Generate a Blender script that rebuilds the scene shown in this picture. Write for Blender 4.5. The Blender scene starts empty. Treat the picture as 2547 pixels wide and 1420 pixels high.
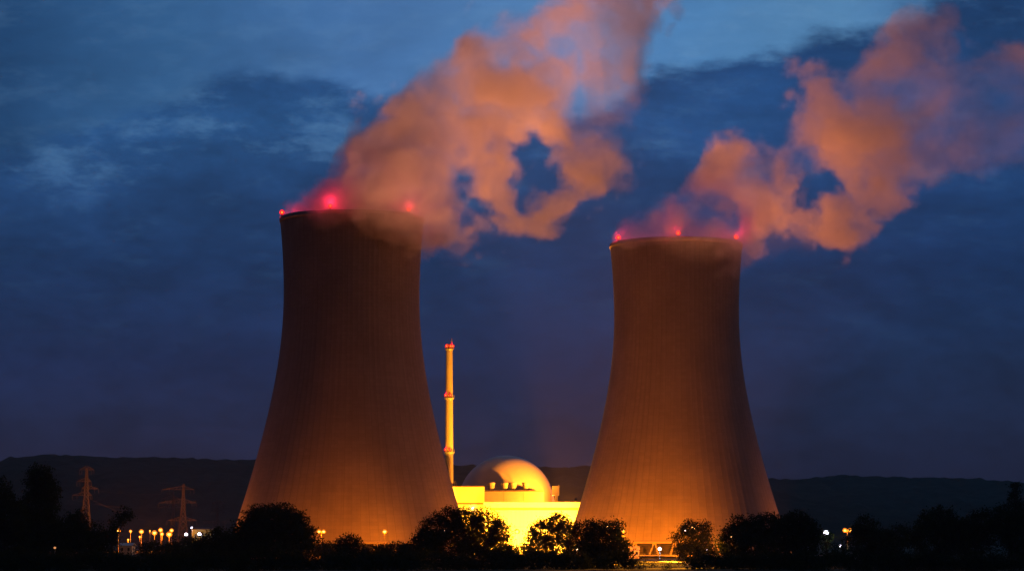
import bpy, bmesh, math, random
import numpy as np
from mathutils import Vector, Matrix, noise as mnoise

random.seed(7)
sc = bpy.context.scene
COL = sc.collection
R = math.radians

# ------------------------------------------------------------------ camera
W, H, F = 2547.0, 1420.0, 6460.0
PITCH, CAMZ = R(5.57), 8.0
cam_d = bpy.data.cameras.new('camera')
cam = bpy.data.objects.new('camera', cam_d)
COL.objects.link(cam)
cam.location = (0, 0, CAMZ)
cam.rotation_euler = (R(90) + PITCH, 0, 0)
cam_d.sensor_width = 36.0
cam_d.lens = 36.0 * F / W
cam_d.clip_start = 1.0
cam_d.clip_end = 60000.0
sc.camera = cam

def at(px, py, Y):
    """the point at distance Y that the photograph shows at pixel (px, py)"""
    dx, dy = (px - W / 2) / F, (H / 2 - py) / F
    d = Vector((dx, math.cos(PITCH) - dy * math.sin(PITCH), math.sin(PITCH) + dy * math.cos(PITCH)))
    d *= Y / d.y
    return Vector((d.x, d.y, d.z + CAMZ))

# ------------------------------------------------------------------ render / view
sc.render.engine = 'CYCLES'
sc.view_settings.view_transform = 'Standard'
sc.view_settings.look = 'None'
sc.view_settings.exposure = 0.0
sc.view_settings.gamma = 1.0
cy = sc.cycles
cy.use_denoising = True
cy.max_bounces = 5
cy.diffuse_bounces = 2
cy.glossy_bounces = 1
cy.transmission_bounces = 2
cy.volume_bounces = 2
cy.transparent_max_bounces = 32
cy.sample_clamp_indirect = 4.0
cy.volume_step_rate = 2.0
cy.caustics_reflective = False
cy.caustics_refractive = False

# ------------------------------------------------------------------ node helper
class NT:
    def __init__(s, nt):
        s.nt = nt; s.N = nt.nodes; s.L = nt.links
    def new(s, t, **kw):
        n = s.N.new(t)
        for k, v in kw.items():
            setattr(n, k, v)
        return n
    def put(s, sock, v):
        if isinstance(v, bpy.types.NodeSocket):
            s.L.new(v, sock)
        elif v is not None:
            sock.default_value = v
    def m(s, op, a, b=None, c=None, clamp=False):
        n = s.new('ShaderNodeMath', operation=op, use_clamp=clamp)
        for i, v in enumerate((a, b, c)):
            if v is not None:
                s.put(n.inputs[i], v)
        return n.outputs[0]
    def vm(s, op, a, b=None):
        n = s.new('ShaderNodeVectorMath', operation=op)
        s.put(n.inputs[0], a)
        if b is not None:
            s.put(n.inputs[1], b)
        return n.outputs[0]
    def xyz(s, x, y, z):
        n = s.new('ShaderNodeCombineXYZ')
        for i, v in enumerate((x, y, z)):
            s.put(n.inputs[i], v)
        return n.outputs[0]
    def sep(s, v):
        n = s.new('ShaderNodeSeparateXYZ'); s.put(n.inputs[0], v)
        return n.outputs
    def noise(s, vec, scale, detail=4.0, rough=0.5, dist=0.0, lac=2.0):
        n = s.new('ShaderNodeTexNoise')
        s.put(n.inputs['Vector'], vec)
        n.inputs['Scale'].default_value = scale
        n.inputs['Detail'].default_value = detail
        n.inputs['Roughness'].default_value = rough
        n.inputs['Distortion'].default_value = dist
        n.inputs['Lacunarity'].default_value = lac
        return n.outputs[0]
    def step(s, v, a, b):
        n = s.new('ShaderNodeMapRange', interpolation_type='SMOOTHSTEP')
        s.put(n.inputs['Value'], v)
        s.put(n.inputs['From Min'], a); s.put(n.inputs['From Max'], b)
        n.inputs['To Min'].default_value = 0.0; n.inputs['To Max'].default_value = 1.0
        return n.outputs[0]
    def lin(s, v, a, b, c, d):
        n = s.new('ShaderNodeMapRange')
        s.put(n.inputs['Value'], v)
        for k, x in zip(('From Min', 'From Max', 'To Min', 'To Max'), (a, b, c, d)):
            s.put(n.inputs[k], x)
        return n.outputs[0]
    def ramp(s, v, stops, interp='LINEAR'):
        n = s.new('ShaderNodeValToRGB')
        r = n.color_ramp; r.interpolation = interp
        while len(r.elements) > 1:
            r.elements.remove(r.elements[-1])
        for i, (p, c) in enumerate(stops):
            e = r.elements[0] if i == 0 else r.elements.new(p)
            e.position = p
            e.color = (c, c, c, 1) if not hasattr(c, '__len__') else (*c, 1)
        s.put(n.inputs[0], v)
        return n.outputs[0]
    def mix(s, f, a, b):
        n = s.new('ShaderNodeMix', data_type='RGBA')
        s.put(n.inputs[0], f)
        for i, v in ((6, a), (7, b)):
            if isinstance(v, tuple):
                v = (*v[:3], 1.0)
            s.put(n.inputs[i], v)
        return n.outputs[2]
    def scale(s, col, f):
        n = s.new('ShaderNodeVectorMath', operation='SCALE')
        s.put(n.inputs[0], col); s.put(n.inputs['Scale'], f)
        return n.outputs[0]

def srgb(r, g, b):
    f = lambda c: (c / 255 / 12.92) if c <= 10.3 else ((c / 255 + 0.055) / 1.055) ** 2.4
    return (f(r), f(g), f(b))

# ------------------------------------------------------------------ sky (world)
world = bpy.data.worlds.new('World')
sc.world = world
world.use_nodes = True
t = NT(world.node_tree)
bg = t.N['Background']
gen = t.new('ShaderNodeTexCoord').outputs['Generated']
x, y, z = t.sep(gen)
ya = t.m('MAXIMUM', t.m('ABSOLUTE', y), 0.08)
u = t.m('DIVIDE', x, ya)
v = t.m('DIVIDE', z, ya)
# a slow warp so that cloud borders never run straight
P0 = t.xyz(t.m('MULTIPLY', u, 10.0), t.m('MULTIPLY', v, 21.0), t.m('MULTIPLY', y, 0.6))
wA = t.noise(P0, 1.0, 7.0, 0.56)
wB = t.noise(t.vm('ADD', P0, (7.3, 2.1, 4.0)), 0.55, 4.0, 0.5)
Pw = t.vm('ADD', P0, t.xyz(t.m('MULTIPLY', wB, 1.3), t.m('MULTIPLY', wA, 0.8), 0.0))
streak = t.noise(Pw, 1.7, 8.0, 0.6)
wisp = t.noise(t.xyz(t.m('MULTIPLY', u, 36.0), t.m('MULTIPLY', v, 95.0), t.m('MULTIPLY', wB, 1.6)), 1.0, 9.0, 0.70)
# height of the border between the dark cloud bank below and the clear dusk sky above, by bearing
un = t.lin(u, -0.20, 0.20, 0.0, 1.0)
def pv(py):
    a = PITCH + math.atan((H / 2 - py) / F)
    return math.tan(a)
def pu(px):
    return ((px - W / 2) / F + 0.2) / 0.4
bord = t.ramp(un, [(pu(0), pv(400) * 4), (pu(230), pv(315) * 4), (pu(520), pv(222) * 4), (pu(760), pv(200) * 4), (pu(980), pv(265) * 4),
                   (pu(1290), pv(335) * 4), (pu(1520), pv(290) * 4), (pu(1640), pv(205) * 4), (pu(1900), pv(150) * 4), (pu(2120), pv(95) * 4), (pu(2330), pv(10) * 4), (pu(2540), pv(-60) * 4)], 'B_SPLINE')
dv = t.m('SUBTRACT', v, t.m('DIVIDE', bord, 4.0))
dv = t.m('ADD', dv, t.m('MULTIPLY', t.m('SUBTRACT', wA, 0.5), 0.040))
dv = t.m('ADD', dv, t.m('MULTIPLY', t.m('SUBTRACT', wisp, 0.5), 0.018))
clear = t.step(dv, -0.004, 0.007)
# dark bank: three tones downwards
vn = t.lin(v, -0.02, 0.22, 0.0, 1.0)
vv = lambda py: (pv(py) + 0.02) / 0.24
dark_l = t.ramp(vn, [(vv(1330), srgb(28, 30, 50)), (vv(1130), srgb(26, 32, 60)), (vv(900), srgb(23, 41, 82)), (vv(650), srgb(22, 51, 94)), (vv(480), srgb(30, 66, 114)), (vv(300), srgb(36, 78, 128)), (vv(120), srgb(34, 72, 122))])
dark_r = t.ramp(vn, [(vv(1330), srgb(22, 24, 44)), (vv(1130), srgb(20, 30, 58)), (vv(850), srgb(20, 42, 80)), (vv(650), srgb(20, 48, 92)), (vv(480), srgb(26, 62, 112)), (vv(250), srgb(34, 78, 134)), (vv(60), srgb(26, 60, 104))])
dark = t.mix(t.lin(u, -0.06, 0.14, 0.0, 1.0), dark_l, dark_r)
lum = t.lin(streak, 0.3, 0.72, 0.68, 1.30)
mott = t.noise(t.xyz(t.m('MULTIPLY', u, 95.0), t.m('MULTIPLY', v, 210.0), 0.0), 1.0, 5.0, 0.65)
lum = t.m('MULTIPLY', lum, t.lin(mott, 0.3, 0.7, 0.91, 1.09))
dark = t.scale(dark, lum)
# thin light rifts in the bank (upper part only)
rift = t.m('MULTIPLY', t.step(t.m('ADD', t.m('MULTIPLY', wisp, 0.65), t.m('MULTIPLY', streak, 0.5)), 0.57, 0.80), t.step(v, pv(640), pv(300)))
rift = t.m('MULTIPLY', rift, t.lin(u, -0.02, 0.08, 1.0, 0.35))
dark = t.mix(t.m('MULTIPLY', rift, 0.75), dark, srgb(82, 128, 174))
low = t.m('MULTIPLY', t.step(wisp, 0.50, 0.78), t.step(v, pv(1000), pv(600)))
dark = t.mix(t.m('MULTIPLY', low, 0.22), dark, srgb(56, 96, 142))
# clear dusk sky above the bank
cl = t.ramp(un, [(pu(0), srgb(32, 70, 114)), (pu(420), srgb(50, 94, 142)), (pu(900), srgb(70, 115, 170)), (pu(1250), srgb(76, 123, 176)), (pu(1700), srgb(78, 132, 186)), (pu(2100), srgb(84, 134, 180)), (pu(2450), srgb(52, 96, 146))])
cl = t.scale(cl, t.lin(streak, 0.28, 0.75, 0.84, 1.2))
veil = t.m('MULTIPLY', t.step(wisp, 0.45, 0.75), t.lin(u, -0.1, 0.12, 0.25, 0.75))
cl = t.mix(t.m('MULTIPLY', veil, 0.5), cl, srgb(112, 156, 196))
skyc = t.mix(clear, dark, cl)
# the sky opposite the afterglow is nearly night
face = t.m('ADD', t.lin(y, -0.15, 0.90, 0.05, 0.95), t.m('MULTIPLY', t.m('MAXIMUM', z, 0.0), 0.13))
skyc = t.scale(skyc, face)
# last trace of dusk close to the horizon
nis = t.new('ShaderNodeTexSky', sky_type='NISHITA', sun_disc=False)
nis.sun_elevation = R(-5.0); nis.sun_rotation = R(0.0)
final = t.vm('ADD', skyc, t.scale(nis.outputs[0], 0.05))
t.put(bg.inputs['Color'], final)
bg.inputs['Strength'].default_value = 1.0

# ------------------------------------------------------------------ mesh builder
class MB:
    def __init__(s):
        s.v, s.f, s.sm = [], [], []
    def add(s, vs, fs, smooth=False):
        o = len(s.v)
        s.v += [tuple(p) for p in vs]
        s.f += [tuple(i + o for i in q) for q in fs]
        s.sm += [smooth] * len(fs)
    def box(s, lo, hi, M=None):
        a, b = Vector(lo), Vector(hi)
        vs = [Vector((x, y, z)) for x in (a.x, b.x) for y in (a.y, b.y) for z in (a.z, b.z)]
        if M is not None:
            vs = [M @ p for p in vs]
        s.add(vs, [(0, 1, 3, 2), (4, 6, 7, 5), (0, 4, 5, 1), (2, 3, 7, 6), (0, 2, 6, 4), (1, 5, 7, 3)])
    def bar(s, p, q, r0, r1=None, n=6, caps=True, smooth=True):
        p, q = Vector(p), Vector(q)
        r1 = r0 if r1 is None else r1
        d = (q - p).normalized()
        a = d.orthogonal().normalized(); b = d.cross(a)
        vs = []
        for c, r in ((p, r0), (q, r1)):
            for i in range(n):
                w = 2 * math.pi * i / n
                vs.append(c + (a * math.cos(w) + b * math.sin(w)) * r)
        fs = [(i, (i + 1) % n, n + (i + 1) % n, n + i) for i in range(n)]
        s.add(vs, fs, smooth)
        if caps:
            s.add(vs, [tuple(range(n - 1, -1, -1)), tuple(range(n, 2 * n))])
    def lathe(s, prof, n=48, c=(0, 0, 0), smooth=True, a0=0.0):
        c = Vector(c); vs = []; k = len(prof)
        for i in range(n):
            w = a0 + 2 * math.pi * i / n
            for r, z in prof:
                vs.append(c + Vector((r * math.cos(w), r * math.sin(w), z)))
        fs = []
        for i in range(n):
            j = (i + 1) % n
            for q in range(k - 1):
                fs.append((i * k + q, j * k + q, j * k + q + 1, i * k + q + 1))
        s.add(vs, fs, smooth)
    def ball(s, c, r, n=10, m=7, sq=1.0):
        prof = [(max(1e-4, r * math.sin(math.pi * k / m)), -r * sq * math.cos(math.pi * k / m)) for k in range(m + 1)]
        s.lathe(prof, n, c)
    def build(s, name, mat, parent=None, **props):
        me = bpy.data.meshes.new(name)
        me.from_pydata(s.v, [], s.f)
        me.polygons.foreach_set('use_smooth', s.sm)
        me.materials.append(mat)
        me.update()
        return link(name, me, parent, **props)

def link(name, me, parent=None, **props):
    o = bpy.data.objects.new(name, me)
    COL.objects.link(o)
    if parent is not None:
        o.parent = parent
    for k, val in props.items():
        if val is not None:
            o[k] = val
    return o

def thing(name, label, cat, loc=(0, 0, 0), rz=0.0, group=None):
    o = bpy.data.objects.new(name, None)
    COL.objects.link(o)
    o.empty_display_size = 1.0
    o.location = loc; o.rotation_euler = (0, 0, rz)
    o['label'] = label; o['category'] = cat
    if group:
        o['group'] = group
    return o

def point(name, parent, loc, power, color, radius=0.4):
    d = bpy.data.lights.new(name, 'POINT')
    d.energy = power; d.color = color; d.shadow_soft_size = radius
    o = bpy.data.objects.new(name, d)
    COL.objects.link(o)
    o.parent = parent; o.location = loc
    return o

def spot(name, parent, loc, target, power, color, angle, blend=0.6, radius=0.5):
    d = bpy.data.lights.new(name, 'SPOT')
    d.energy = power; d.color = color; d.shadow_soft_size = radius
    d.spot_size = angle; d.spot_blend = blend
    o = bpy.data.objects.new(name, d)
    COL.objects.link(o)
    o.parent = parent; o.location = loc
    o.rotation_euler = (Vector(target) - Vector(loc)).to_track_quat('-Z', 'Y').to_euler()
    return o

# ------------------------------------------------------------------ materials
def mat(name, col, rough=0.8, noise_scale=None, amp=0.25, metal=0.0):
    m = bpy.data.materials.new(name)
    m.use_nodes = True
    k = NT(m.node_tree)
    p = k.N['Principled BSDF']
    p.inputs['Roughness'].default_value = rough
    p.inputs['Metallic'].default_value = metal
    p.inputs['Base Color'].default_value = (*col, 1)
    if noise_scale:
        oc = k.new('ShaderNodeTexCoord').outputs['Object']
        n = k.noise(oc, noise_scale, 5.0, 0.55)
        f = k.lin(n, 0.3, 0.7, 1.0 - amp, 1.0 + amp)
        c = k.new('ShaderNodeRGB'); c.outputs[0].default_value = (*col, 1)
        k.put(p.inputs['Base Color'], k.scale(c.outputs[0], f))
    return m

def emis(name, col, strength):
    m = bpy.data.materials.new(name)
    m.use_nodes = True
    k = NT(m.node_tree)
    k.N.remove(k.N['Principled BSDF'])
    e = k.new('ShaderNodeEmission')
    e.inputs[0].default_value = (*col, 1); e.inputs[1].default_value = strength
    k.L.new(e.outputs[0], k.N['Material Output'].inputs['Surface'])
    m.cycles.emission_sampling = 'NONE'
    return m

SODIUM = (1.0, 0.20, 0.002)
SODIUM_W = (1.0, 0.30, 0.022)
M = {}
M['steel'] = mat('galvanised_steel', (0.28, 0.27, 0.25), 0.55, 0.5, 0.2, 0.3)
M['pylon'] = mat('pylon_steel', (0.10, 0.097, 0.088), 0.6, 0.3, 0.2)
M['dark'] = mat('dark_metal', (0.03, 0.03, 0.032), 0.6)
M['white'] = mat('white_cladding', (0.72, 0.70, 0.64), 0.6, 0.15, 0.06)
M['cream'] = mat('cream_cladding', (0.62, 0.58, 0.48), 0.65, 0.12, 0.08)
M['grey'] = mat('grey_render', (0.40, 0.37, 0.33), 0.75, 0.1, 0.12)
M['band'] = mat('brown_trim', (0.16, 0.10, 0.08), 0.6, 0.2, 0.15)
M['roof'] = mat('roof_felt', (0.06, 0.055, 0.05), 0.9, 0.2, 0.2)
M['glass'] = mat('dark_glass', (0.02, 0.025, 0.03), 0.15)
M['sodium'] = emis('sodium_lens', (1.0, 0.50, 0.16), 10.0)
M['mercury'] = emis('mercury_lens', (0.85, 0.82, 1.0), 9.0)
M['warm'] = emis('warm_lens', (1.0, 0.75, 0.45), 10.0)
M['faint'] = emis('faint_warm_lens', (1.0, 0.40, 0.14), 0.9)
M['pink'] = emis('pale_pink_lens', (1.0, 0.62, 0.55), 9.0)
M['redcore'] = emis('red_beacon_filament', (1.0, 0.15, 0.02), 10.0)
def glow_glass(name, col, strength, tint, fac):
    m = emis(name, col, strength)
    k = NT(m.node_tree)
    e = next(n for n in k.N if n.type == 'EMISSION')
    tr = k.new('ShaderNodeBsdfTransparent'); tr.inputs[0].default_value = (*tint, 1)
    mx = k.new('ShaderNodeMixShader'); mx.inputs[0].default_value = fac
    k.L.new(tr.outputs[0], mx.inputs[1]); k.L.new(e.outputs[0], mx.inputs[2])
    k.L.new(mx.outputs[0], k.N['Material Output'].inputs['Surface'])
    return m
M['redlens'] = glow_glass('red_beacon_lens', (1.0, 0.003, 0.012), 3.6, (1.0, 0.5, 0.4), 0.35)
M['amber'] = glow_glass('amber_globe', (1.0, 0.24, 0.008), 3.2, (1.0, 0.75, 0.4), 0.38)

def concrete():
    m = bpy.data.materials.new('tower_concrete')
    m.use_nodes = True
    k = NT(m.node_tree)
    p = k.N['Principled BSDF']
    p.inputs['Roughness'].default_value = 0.9
    p.inputs['Specular IOR Level'].default_value = 0.2
    oc = k.new('ShaderNodeTexCoord').outputs['Object']
    x, y, z = k.sep(oc)
    ang = k.m('ARCTAN2', y, x)
    # cast joints: 84 meridian strips, lifts of 1.5 m
    s = k.m('MULTIPLY', ang, 84 / (2 * math.pi))
    fr = k.m('ABSOLUTE', k.m('SUBTRACT', k.m('FRACT', s), 0.5))
    joint = k.step(fr, 0.455, 0.492)
    cell = k.m('FLOOR', s)
    wn = k.new('ShaderNodeTexWhiteNoise', noise_dimensions='1D')
    k.put(wn.inputs['W'], cell)
    jn = k.m('MULTIPLY', joint, k.lin(wn.outputs['Value'], 0.0, 1.0, 0.25, 0.8))
    zl = k.m('MULTIPLY', z, 1 / 1.5)
    fz = k.m('ABSOLUTE', k.m('SUBTRACT', k.m('FRACT', zl), 0.5))
    lift = k.step(fz, 0.44, 0.5)
    pan = k.new('ShaderNodeTexWhiteNoise', noise_dimensions='2D')
    k.put(pan.inputs['Vector'], k.xyz(cell, k.m('FLOOR', zl), 0.0))
    # rain streaks and blotches
    st = k.noise(k.xyz(k.m('MULTIPLY', ang, 26.0), k.m('MULTIPLY', z, 0.018), 0.0), 1.0, 6.0, 0.6)
    bl = k.noise(oc, 0.045, 6.0, 0.6)
    f = k.lin(st, 0.3, 0.7, 0.91, 1.07)
    f = k.m('MULTIPLY', f, k.lin(bl, 0.3, 0.7, 0.86, 1.12))
    f = k.m('MULTIPLY', f, k.lin(pan.outputs['Value'], 0.0, 1.0, 0.95, 1.04))
    f = k.m('MULTIPLY', f, k.m('SUBTRACT', 1.0, k.m('MULTIPLY', jn, 0.5)))
    f = k.m('MULTIPLY', f, k.m('SUBTRACT', 1.0, k.m('MULTIPLY', lift, 0.14)))
    c = k.new('ShaderNodeRGB'); c.outputs[0].default_value = (0.30, 0.27, 0.23, 1)
    k.put(p.inputs['Base Color'], k.scale(c.outputs[0], f))
    b = k.new('ShaderNodeBump'); b.inputs['Strength'].default_value = 0.25; b.inputs['Distance'].default_value = 0.2
    k.put(b.inputs['Height'], k.m('SUBTRACT', k.noise(oc, 0.8, 4.0, 0.6), k.m('MULTIPLY', joint, 1.5)))
    k.put(p.inputs['Normal'], b.outputs[0])
    return m
M['concrete'] = concrete()
M['concrete_plain'] = mat('plain_concrete', (0.34, 0.30, 0.26), 0.85, 0.4, 0.15)

def leaf_mat():
    m = bpy.data.materials.new('leaves')
    m.use_nodes = True
    k = NT(m.node_tree)
    k.N.remove(k.N['Principled BSDF'])
    oc = k.new('ShaderNodeTexCoord').outputs['Object']
    n = k.noise(oc, 0.5, 3.0, 0.6)
    c = k.mix(k.step(n, 0.3, 0.7), (0.016, 0.026, 0.009), (0.040, 0.055, 0.016))
    d = k.new('ShaderNodeBsdfDiffuse'); tr = k.new('ShaderNodeBsdfTranslucent')
    k.put(d.inputs[0], c); k.put(tr.inputs[0], k.scale(c, 1.2))
    mx = k.new('ShaderNodeMixShader'); mx.inputs[0].default_value = 0.2
    k.L.new(d.outputs[0], mx.inputs[1]); k.L.new(tr.outputs[0], mx.inputs[2])
    k.L.new(mx.outputs[0], k.N['Material Output'].inputs['Surface'])
    return m
M['leaf'] = leaf_mat()
M['bark'] = mat('bark', (0.045, 0.032, 0.022), 0.95, 2.0, 0.3)

def ground_mat():
    m = bpy.data.materials.new('meadow')
    m.use_nodes = True
    k = NT(m.node_tree)
    p = k.N['Principled BSDF']
    p.inputs['Roughness'].default_value = 0.95
    p.inputs['Specular IOR Level'].default_value = 0.1
    oc = k.new('ShaderNodeTexCoord').outputs['Object']
    a = k.noise(oc, 0.03, 6.0, 0.6)
    b = k.noise(oc, 0.5, 5.0, 0.65)
    c = k.mix(k.step(a, 0.35, 0.65), (0.030, 0.038, 0.014), (0.085, 0.075, 0.035))
    c = k.scale(c, k.lin(b, 0.25, 0.75, 0.55, 1.45))
    k.put(p.inputs['Base Color'], c)
    return m
M['ground'] = ground_mat()

def hill_mat():
    m = bpy.data.materials.new('wooded_hill')
    m.use_nodes = True
    k = NT(m.node_tree)
    p = k.N['Principled BSDF']
    p.inputs['Roughness'].default_value = 1.0
    p.inputs['Specular IOR Level'].default_value = 0.0
    oc = k.new('ShaderNodeTexCoord').outputs['Object']
    b = k.noise(oc, 0.02, 7.0, 0.7)
    a = k.noise(oc, 0.003, 4.0, 0.6)
    c = k.mix(k.step(a, 0.3, 0.7), (0.030, 0.036, 0.022), (0.055, 0.055, 0.040))
    k.put(p.inputs['Base Color'], k.scale(c, k.lin(b, 0.25, 0.75, 0.5, 1.5)))
    return m
M['hill'] = hill_mat()

# ------------------------------------------------------------------ ground and hills
g = MB()
GX = [-9000, -5000, -2500, -1200] + list(range(-800, 801, 20)) + [1200, 2500, 5000, 9000]
GY = [-1500, 0, 300, 500] + list(range(560, 1501, 20)) + [1700, 2000, 2600, 3600, 5200, 7600]
def gz(x, y):
    z = 0.0
    if 540 < y < 1500 and abs(x) < 900:
        z = 0.45 * mnoise.noise(Vector((x * 0.02, y * 0.02, 0.3))) + 0.25 * mnoise.noise(Vector((x * 0.07, y * 0.07, 2.3)))
    if y < 560:
        z -= min(3.0, (560 - y) * 0.02)
    return z
vs = [(x, y, gz(x, y)) for y in GY for x in GX]
nx = len(GX)
g.add(vs, [(j * nx + i, j * nx + i + 1, (j + 1) * nx + i + 1, (j + 1) * nx + i) for j in range(len(GY) - 1) for i in range(nx - 1)], True)
g.build('ground', M['ground'], None, kind='structure')

def hills(ridge, Y, depth, name, seed):
    """a wooded ridge: rows of terrain climbing from the plain to the skyline and falling behind it"""
    b = MB(); xs = []
    n = 1100
    px0, px1 = ridge[0][0], ridge[-1][0]
    rows = 16
    vs = []
    for j in range(rows + 4):
        for i in range(n + 1):
            px = px0 + (px1 - px0) * i / n
            for (a, ya), (c, yc) in zip(ridge[:-1], ridge[1:]):
                if a <= px <= c:
                    s = (px - a) / (c - a); s = s * s * (3 - 2 * s)
                    py = ya + (yc - ya) * s
                    break
            top = at(px, py, Y)
            k = j / rows
            if k <= 1:
                hz = top.z * (1 - (1 - k) ** 1.6)
                yy = Y - depth * (1 - k)
            else:
                hz = top.z * (1 - (k - 1) * 1.2); yy = Y + depth * (k - 1)
            xx = top.x
            r = mnoise.noise(Vector((xx * 0.05, yy * 0.02, seed))) * 8.0 + mnoise.noise(Vector((xx * 0.011, yy * 0.006, seed + 3))) * 7.0 * min(1, k * 2)
            if k > 0.9: r *= 0.8
            vs.append((xx, yy, hz + r * min(1, k * 3) - (4 if j == 0 else 0)))
    m = n + 1
    b.add(vs, [(j * m + i, j * m + i + 1, (j + 1) * m + i + 1, (j + 1) * m + i) for j in range(rows + 3) for i in range(n)], True)
    b.build(name, M['hill'], None, kind='structure')
hills([(-900, 1178), (-250, 1165), (0, 1163), (45, 1161), (75, 1146), (110, 1139), (180, 1135), (330, 1140), (620, 1147), (900, 1152), (1130, 1159), (1200, 1163), (1350, 1163), (1470, 1162), (1700, 1185), (2050, 1250), (2300, 1330)], 4800, 1500, 'hills', 1.0)
hills([(1300, 1330), (1500, 1270), (1700, 1215), (1900, 1192), (2060, 1189), (2180, 1187), (2350, 1192), (2547, 1204), (2900, 1214), (3500, 1230)], 5600, 1600, 'hills', 9.0)

# ------------------------------------------------------------------ cooling towers
TOWER_H = 143.0
Z0 = 6.6
def tower_r(z):
    b = 72.0 if z < 110 else 90.0
    return 28.6 * math.sqrt(1 + ((z - 110.0) / b) ** 2)

def beacon(parent, loc, power, s=1.0, name='warning_light'):
    b = MB()
    p = Vector(loc)
    b.lathe([(0.01, -0.9 * s), (0.35 * s, -0.9 * s), (0.35 * s, -0.3 * s), (0.5 * s, -0.3 * s), (0.5 * s, 0.0), (0.01, 0.0)], 10, p)
    o = b.build(name, M['dark'], parent)
    c = MB(); c.ball(p + Vector((0, 0, 0.55 * s)), 0.45 * s, 12, 8, 1.15)
    c.build('bulb', M['redcore'], o)
    r = MB(); r.ball(p + Vector((0, 0, 0.55 * s)), 1.05 * s, 14, 10, 1.0)
    r.build('lens', M['redlens'], o)
    if power:
        point('warning_light_glow', o, p + Vector((0, 1.5 * s, 1.8 * s)), power, (1.0, 0.02, 0.07), 0.7)
    return o

def cooling_tower(cx, cyy, label, lights, beacon_power):
    root = thing('cooling_tower', label, 'cooling tower', (cx, cyy, 0), 0, 'pair of cooling towers')
    # shell, 168 strips around, ribs as real shallow ridges
    n, rows = 336, 96
    zs = [Z0 + (TOWER_H - Z0) * i / rows for i in range(rows + 1)]
    b = MB(); vs = []
    for zz in zs:
        for i in range(n):
            a = 2 * math.pi * i / n
            rr = tower_r(zz) + (0.10 if i % 4 == 0 else 0.0)
            vs.append((rr * math.cos(a), rr * math.sin(a), zz))
    fs = [(j * n + i, j * n + (i + 1) % n, (j + 1) * n + (i + 1) % n, (j + 1) * n + i) for j in range(rows) for i in range(n)]
    b.add(vs, fs, True)
    # inner face
    vs = []
    for zz in zs:
        for i in range(n // 4):
            a = 8 * math.pi * i / n
            rr = tower_r(zz) - 0.8
            vs.append((rr * math.cos(a), rr * math.sin(a), zz))
    q = n // 4
    b.add(vs, [(j * q + (i + 1) % q, j * q + i, (j + 1) * q + i, (j + 1) * q + (i + 1) % q) for j in range(rows) for i in range(q)], True)
    b.build('shell', M['concrete'], root)
    # stiffening ring and lower edge beam
    r1 = tower_r(TOWER_H)
    b = MB(); b.lathe([(r1 - 1.2, TOWER_H - 0.2), (r1 + 0.15, TOWER_H - 1.6), (r1 + 0.35, TOWER_H - 0.9), (r1 + 0.25, TOWER_H + 0.25), (r1 - 0.1, TOWER_H + 0.5), (r1 - 1.2, TOWER_H + 0.5), (r1 - 1.2, TOWER_H - 0.2)], 160)
    b.build('rim', M['concrete_plain'], root)
    r0 = tower_r(Z0)
    b = MB(); b.lathe([(r0 - 0.9, Z0 - 0.5), (r0 + 0.4, Z0 - 0.5), (r0 + 0.35, Z0 + 0.6), (r0 - 0.9, Z0 + 0.6), (r0 - 0.9, Z0 - 0.5)], 160)
    b.build('edge_beam', M['concrete_plain'], root)
    # slanting legs
    k = 70
    for i in range(k):
        a0 = 2 * math.pi * i / k
        da = (0.42 if i % 2 else -0.42) * 2 * math.pi / k
        rb = r0 + 1.9
        p = Vector((rb * math.cos(a0), rb * math.sin(a0), -0.2))
        tp = Vector(((r0 - 0.2) * math.cos(a0 + da), (r0 - 0.2) * math.sin(a0 + da), Z0 - 0.3))
        b = MB(); b.bar(p, tp, 0.42, 0.42, 8)
        b.build('leg', M['concrete_plain'], root)
    b = MB(); b.lathe([(r0 + 3.4, -0.5), (r0 + 3.4, 1.2), (r0 + 3.0, 1.2), (r0 + 3.0, 0.4), (r0 - 7.0, 0.4)], 120)
    b.build('basin', M['concrete_plain'], root)
    b = MB()
    for kz in range(9):
        zz = 0.8 + kz * 0.72
        b.lathe([(r0 - 4.0, zz), (r0 - 3.3, zz + 0.1), (r0 - 3.9, zz + 0.6)], 120)
    b.build('louvre_screen', M['roof'], root)
    for a in lights:
        rr = r1 - 0.3
        # a = sideways share of the radius on the near side of the rim
        xx = a * rr; yy = -math.sqrt(max(0, rr * rr - xx * xx))
        o = beacon(root, (xx, yy, TOWER_H + 1.4), beacon_power, 1.0)
        m = MB(); m.bar((xx, yy, TOWER_H + 0.45), (xx, yy, TOWER_H + 0.6), 0.3, 0.3, 8)
        m.build('bracket', M['steel'], o)
    return root

TL = at(871, 1340, 1095.0); TR = at(1686, 1340, 1192.0)
cooling_tower(TL.x, 1095.0, 'nearer, taller cooling tower left of the chimney, dark brown with a faint orange base', (-0.965, -0.24, 0.816), 4200.0)
cooling_tower(TR.x, 1192.0, 'smaller cooling tower right of the dome, bright orange base with slanting legs in view', (-0.90, -0.03, 0.879), 3600.0)

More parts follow.
